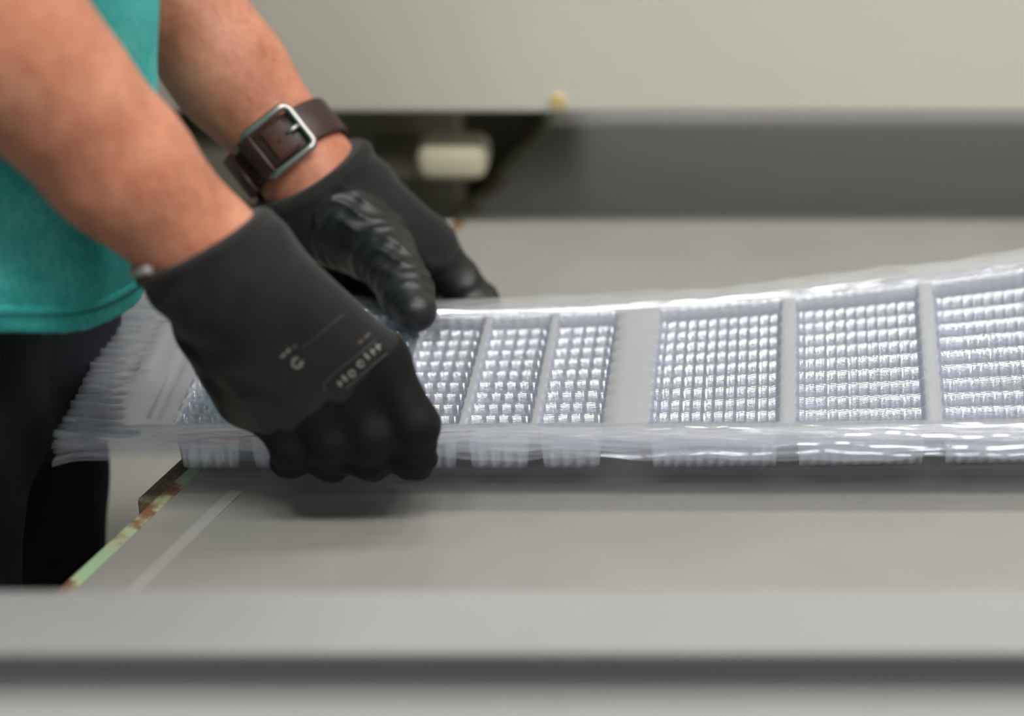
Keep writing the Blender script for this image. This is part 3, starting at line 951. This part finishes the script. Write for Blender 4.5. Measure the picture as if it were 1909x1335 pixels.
# ---- wristwatch on the far wrist
watch = empty('wristwatch', F_WATCH)
watch.parent = person; watch.matrix_parent_inverse = Matrix.Translation(-person.location)
tag(watch, 'brown leather watch strap with silver buckle')
wc = mixp(F_ELB, F_WR, 0)
tpar = (F_WATCH - F_ELB).dot(f_ax)
wc = F_ELB + f_ax * tpar
wax = (f_ax + (CAM - wc).normalized() * .10).normalized()
e1 = (CAM - wc); e1 = (e1 - wax * e1.dot(wax)).normalized()      # towards the viewer
e2 = wax.cross(e1).normalized()
if e2.dot(Vector((1, 0, 0))) < 0: e2 = -e2                         # towards the right side of the wrist
WR = .0318
def wpt(phi, ax_, r): return wc + (e1 * math.cos(phi) + e2 * math.sin(phi)) * r + wax * ax_
def band(name, p0, p1, r0, th, half, mat, par, n=40, flare=0.0):
    """curved rectangular band; p0..p1 degrees about the wrist"""
    bm = bmesh.new(); rows = []
    closed = abs(p1 - p0) >= 359.9
    cnt = n if closed else n + 1
    for i in range(cnt):
        t = i / n; ph = math.radians(p0 + (p1 - p0) * t)
        r = r0 + flare * t
        hw = half
        rows.append([bm.verts.new(wpt(ph, a_, rr)) for a_, rr in ((-hw, r), (-hw, r + th * .7), (-hw + .0012, r + th), (hw - .0012, r + th), (hw, r + th * .7), (hw, r))])
    for i in range(n if closed else n):
        A, B = rows[i], rows[(i + 1) % cnt]
        for k in range(6): bm.faces.new((A[k], A[(k + 1) % 6], B[(k + 1) % 6], B[k]))
    if not closed: bm.faces.new(rows[0]); bm.faces.new(rows[-1][::-1])
    return link(name, bm_mesh(name, bm, True), par, mat)
strap = band('strap', 0, 360, WR - .001, .0024, .0118, M['leather'], watch, 72)
band('strap_end', 6, -72, WR + .0016, .0022, .0112, M['leather'], watch, 30, .0006)
worn = band('strap_worn_patch', 10, -14, WR + .0030, .0012, .0098, M['leather_worn'], watch, 10)
for a_ in (-29, -58):
    band('strap_keeper', a_ + 8, a_ - 6, WR + .0040, .0034, .0136, M['leather'], watch, 6)
# buckle frame: rounded rectangle bent around the wrist
fr_pts = []
PH0, PH1, HWB, RC = -30, 22, .0145, .0045
def arcpt(u, v): return wpt(u / (WR + .004), v, WR + .0048)
u0, u1 = math.radians(PH0) * (WR + .004), math.radians(PH1) * (WR + .004)
for cu, cv, a0 in ((u1 - RC, HWB - RC, 0), (u0 + RC, HWB - RC, 90), (u0 + RC, -HWB + RC, 180), (u1 - RC, -HWB + RC, 270)):
    for i in range(7):
        a_ = math.radians(a0 + 15 * i)
        fr_pts.append(arcpt(cu + RC * math.cos(a_), cv + RC * math.sin(a_)))
dense = []
for i in range(len(fr_pts)):
    for j in range(3): dense.append(fr_pts[i].lerp(fr_pts[(i + 1) % len(fr_pts)], j / 3))
tube('buckle', dense, .0024, M['steel'], watch, 10, True)
tube('buckle_tang', [arcpt(u1 - .001, .0), arcpt(u1 - .006, 0), arcpt(u1 - .010, 0)], [.0018, .0016, .0010], M['steel'], watch, 8)
hp = wpt(math.radians(-3), .001, WR + .0043)
bm = bmesh.new()
hn = (hp - wc).normalized()
bmesh.ops.create_circle(bm, cap_ends=True, segments=14, radius=.0011, matrix=Matrix.Translation(hp) @ hn.to_track_quat('Z', 'Y').to_matrix().to_4x4())
link('strap_hole', bm_mesh('strap_hole', bm), watch, M['hole'])
# case on the outer side of the wrist
cp = wpt(math.radians(180), 0, WR + .001)
bm = bmesh.new()
cn = (cp - wc).normalized()
bmesh.ops.create_cone(bm, cap_ends=True, segments=36, radius1=.019, radius2=.0175, depth=.008, matrix=Matrix.Translation(cp + cn * .004) @ cn.to_track_quat('Z', 'Y').to_matrix().to_4x4())
link('watch_case', bm_mesh('watch_case', bm), watch, M['steel'])

# ---- fine hair on the forearms
rnd = random.Random(11)
HV, HF = [], []
bv = BVHTree.FromPolygons([v.co[:] for v in body.data.vertices], [p.vertices[:] for p in body.data.polygons])
for el, wr, cnt in ((N_ELB, N_WR, 1500), (F_ELB, F_WR, 1100)):
    ax = (wr - el).normalized()
    side = ax.cross(Vector((0, 0, 1))).normalized(); up = side.cross(ax).normalized()
    for _ in range(cnt):
        t = rnd.uniform(.15, .86 if el is N_ELB else .80)
        a_ = rnd.uniform(0, 6.283)
        dr = side * math.cos(a_) + up * math.sin(a_)
        o_ = mixp(el, wr, t)
        hit = bv.ray_cast(o_ + dr * .12, -dr)
        if hit[0] is None: continue
        base = hit[0] - hit[1] * .0005
        L = rnd.uniform(.004, .010)
        d0 = (ax * rnd.uniform(.5, 1) + dr * rnd.uniform(.3, .9) + side * rnd.uniform(-.3, .3)).normalized()
        d1 = (d0 + ax * .6).normalized()
        sd = d0.cross(dr).normalized() * .00006
        k = len(HV)
        mid = base + d0 * L * .55; tip = mid + d1 * L * .45
        HV += [tuple(base - sd), tuple(base + sd), tuple(mid + sd * .8), tuple(mid - sd * .8), tuple(tip)]
        HF += [(k, k + 1, k + 2, k + 3), (k + 3, k + 2, k + 4)]
me = bpy.data.meshes.new('arm_hair'); me.from_pydata(HV, [], HF)
tag(link('arm_hair', me, person, M['hair']), kind='stuff')
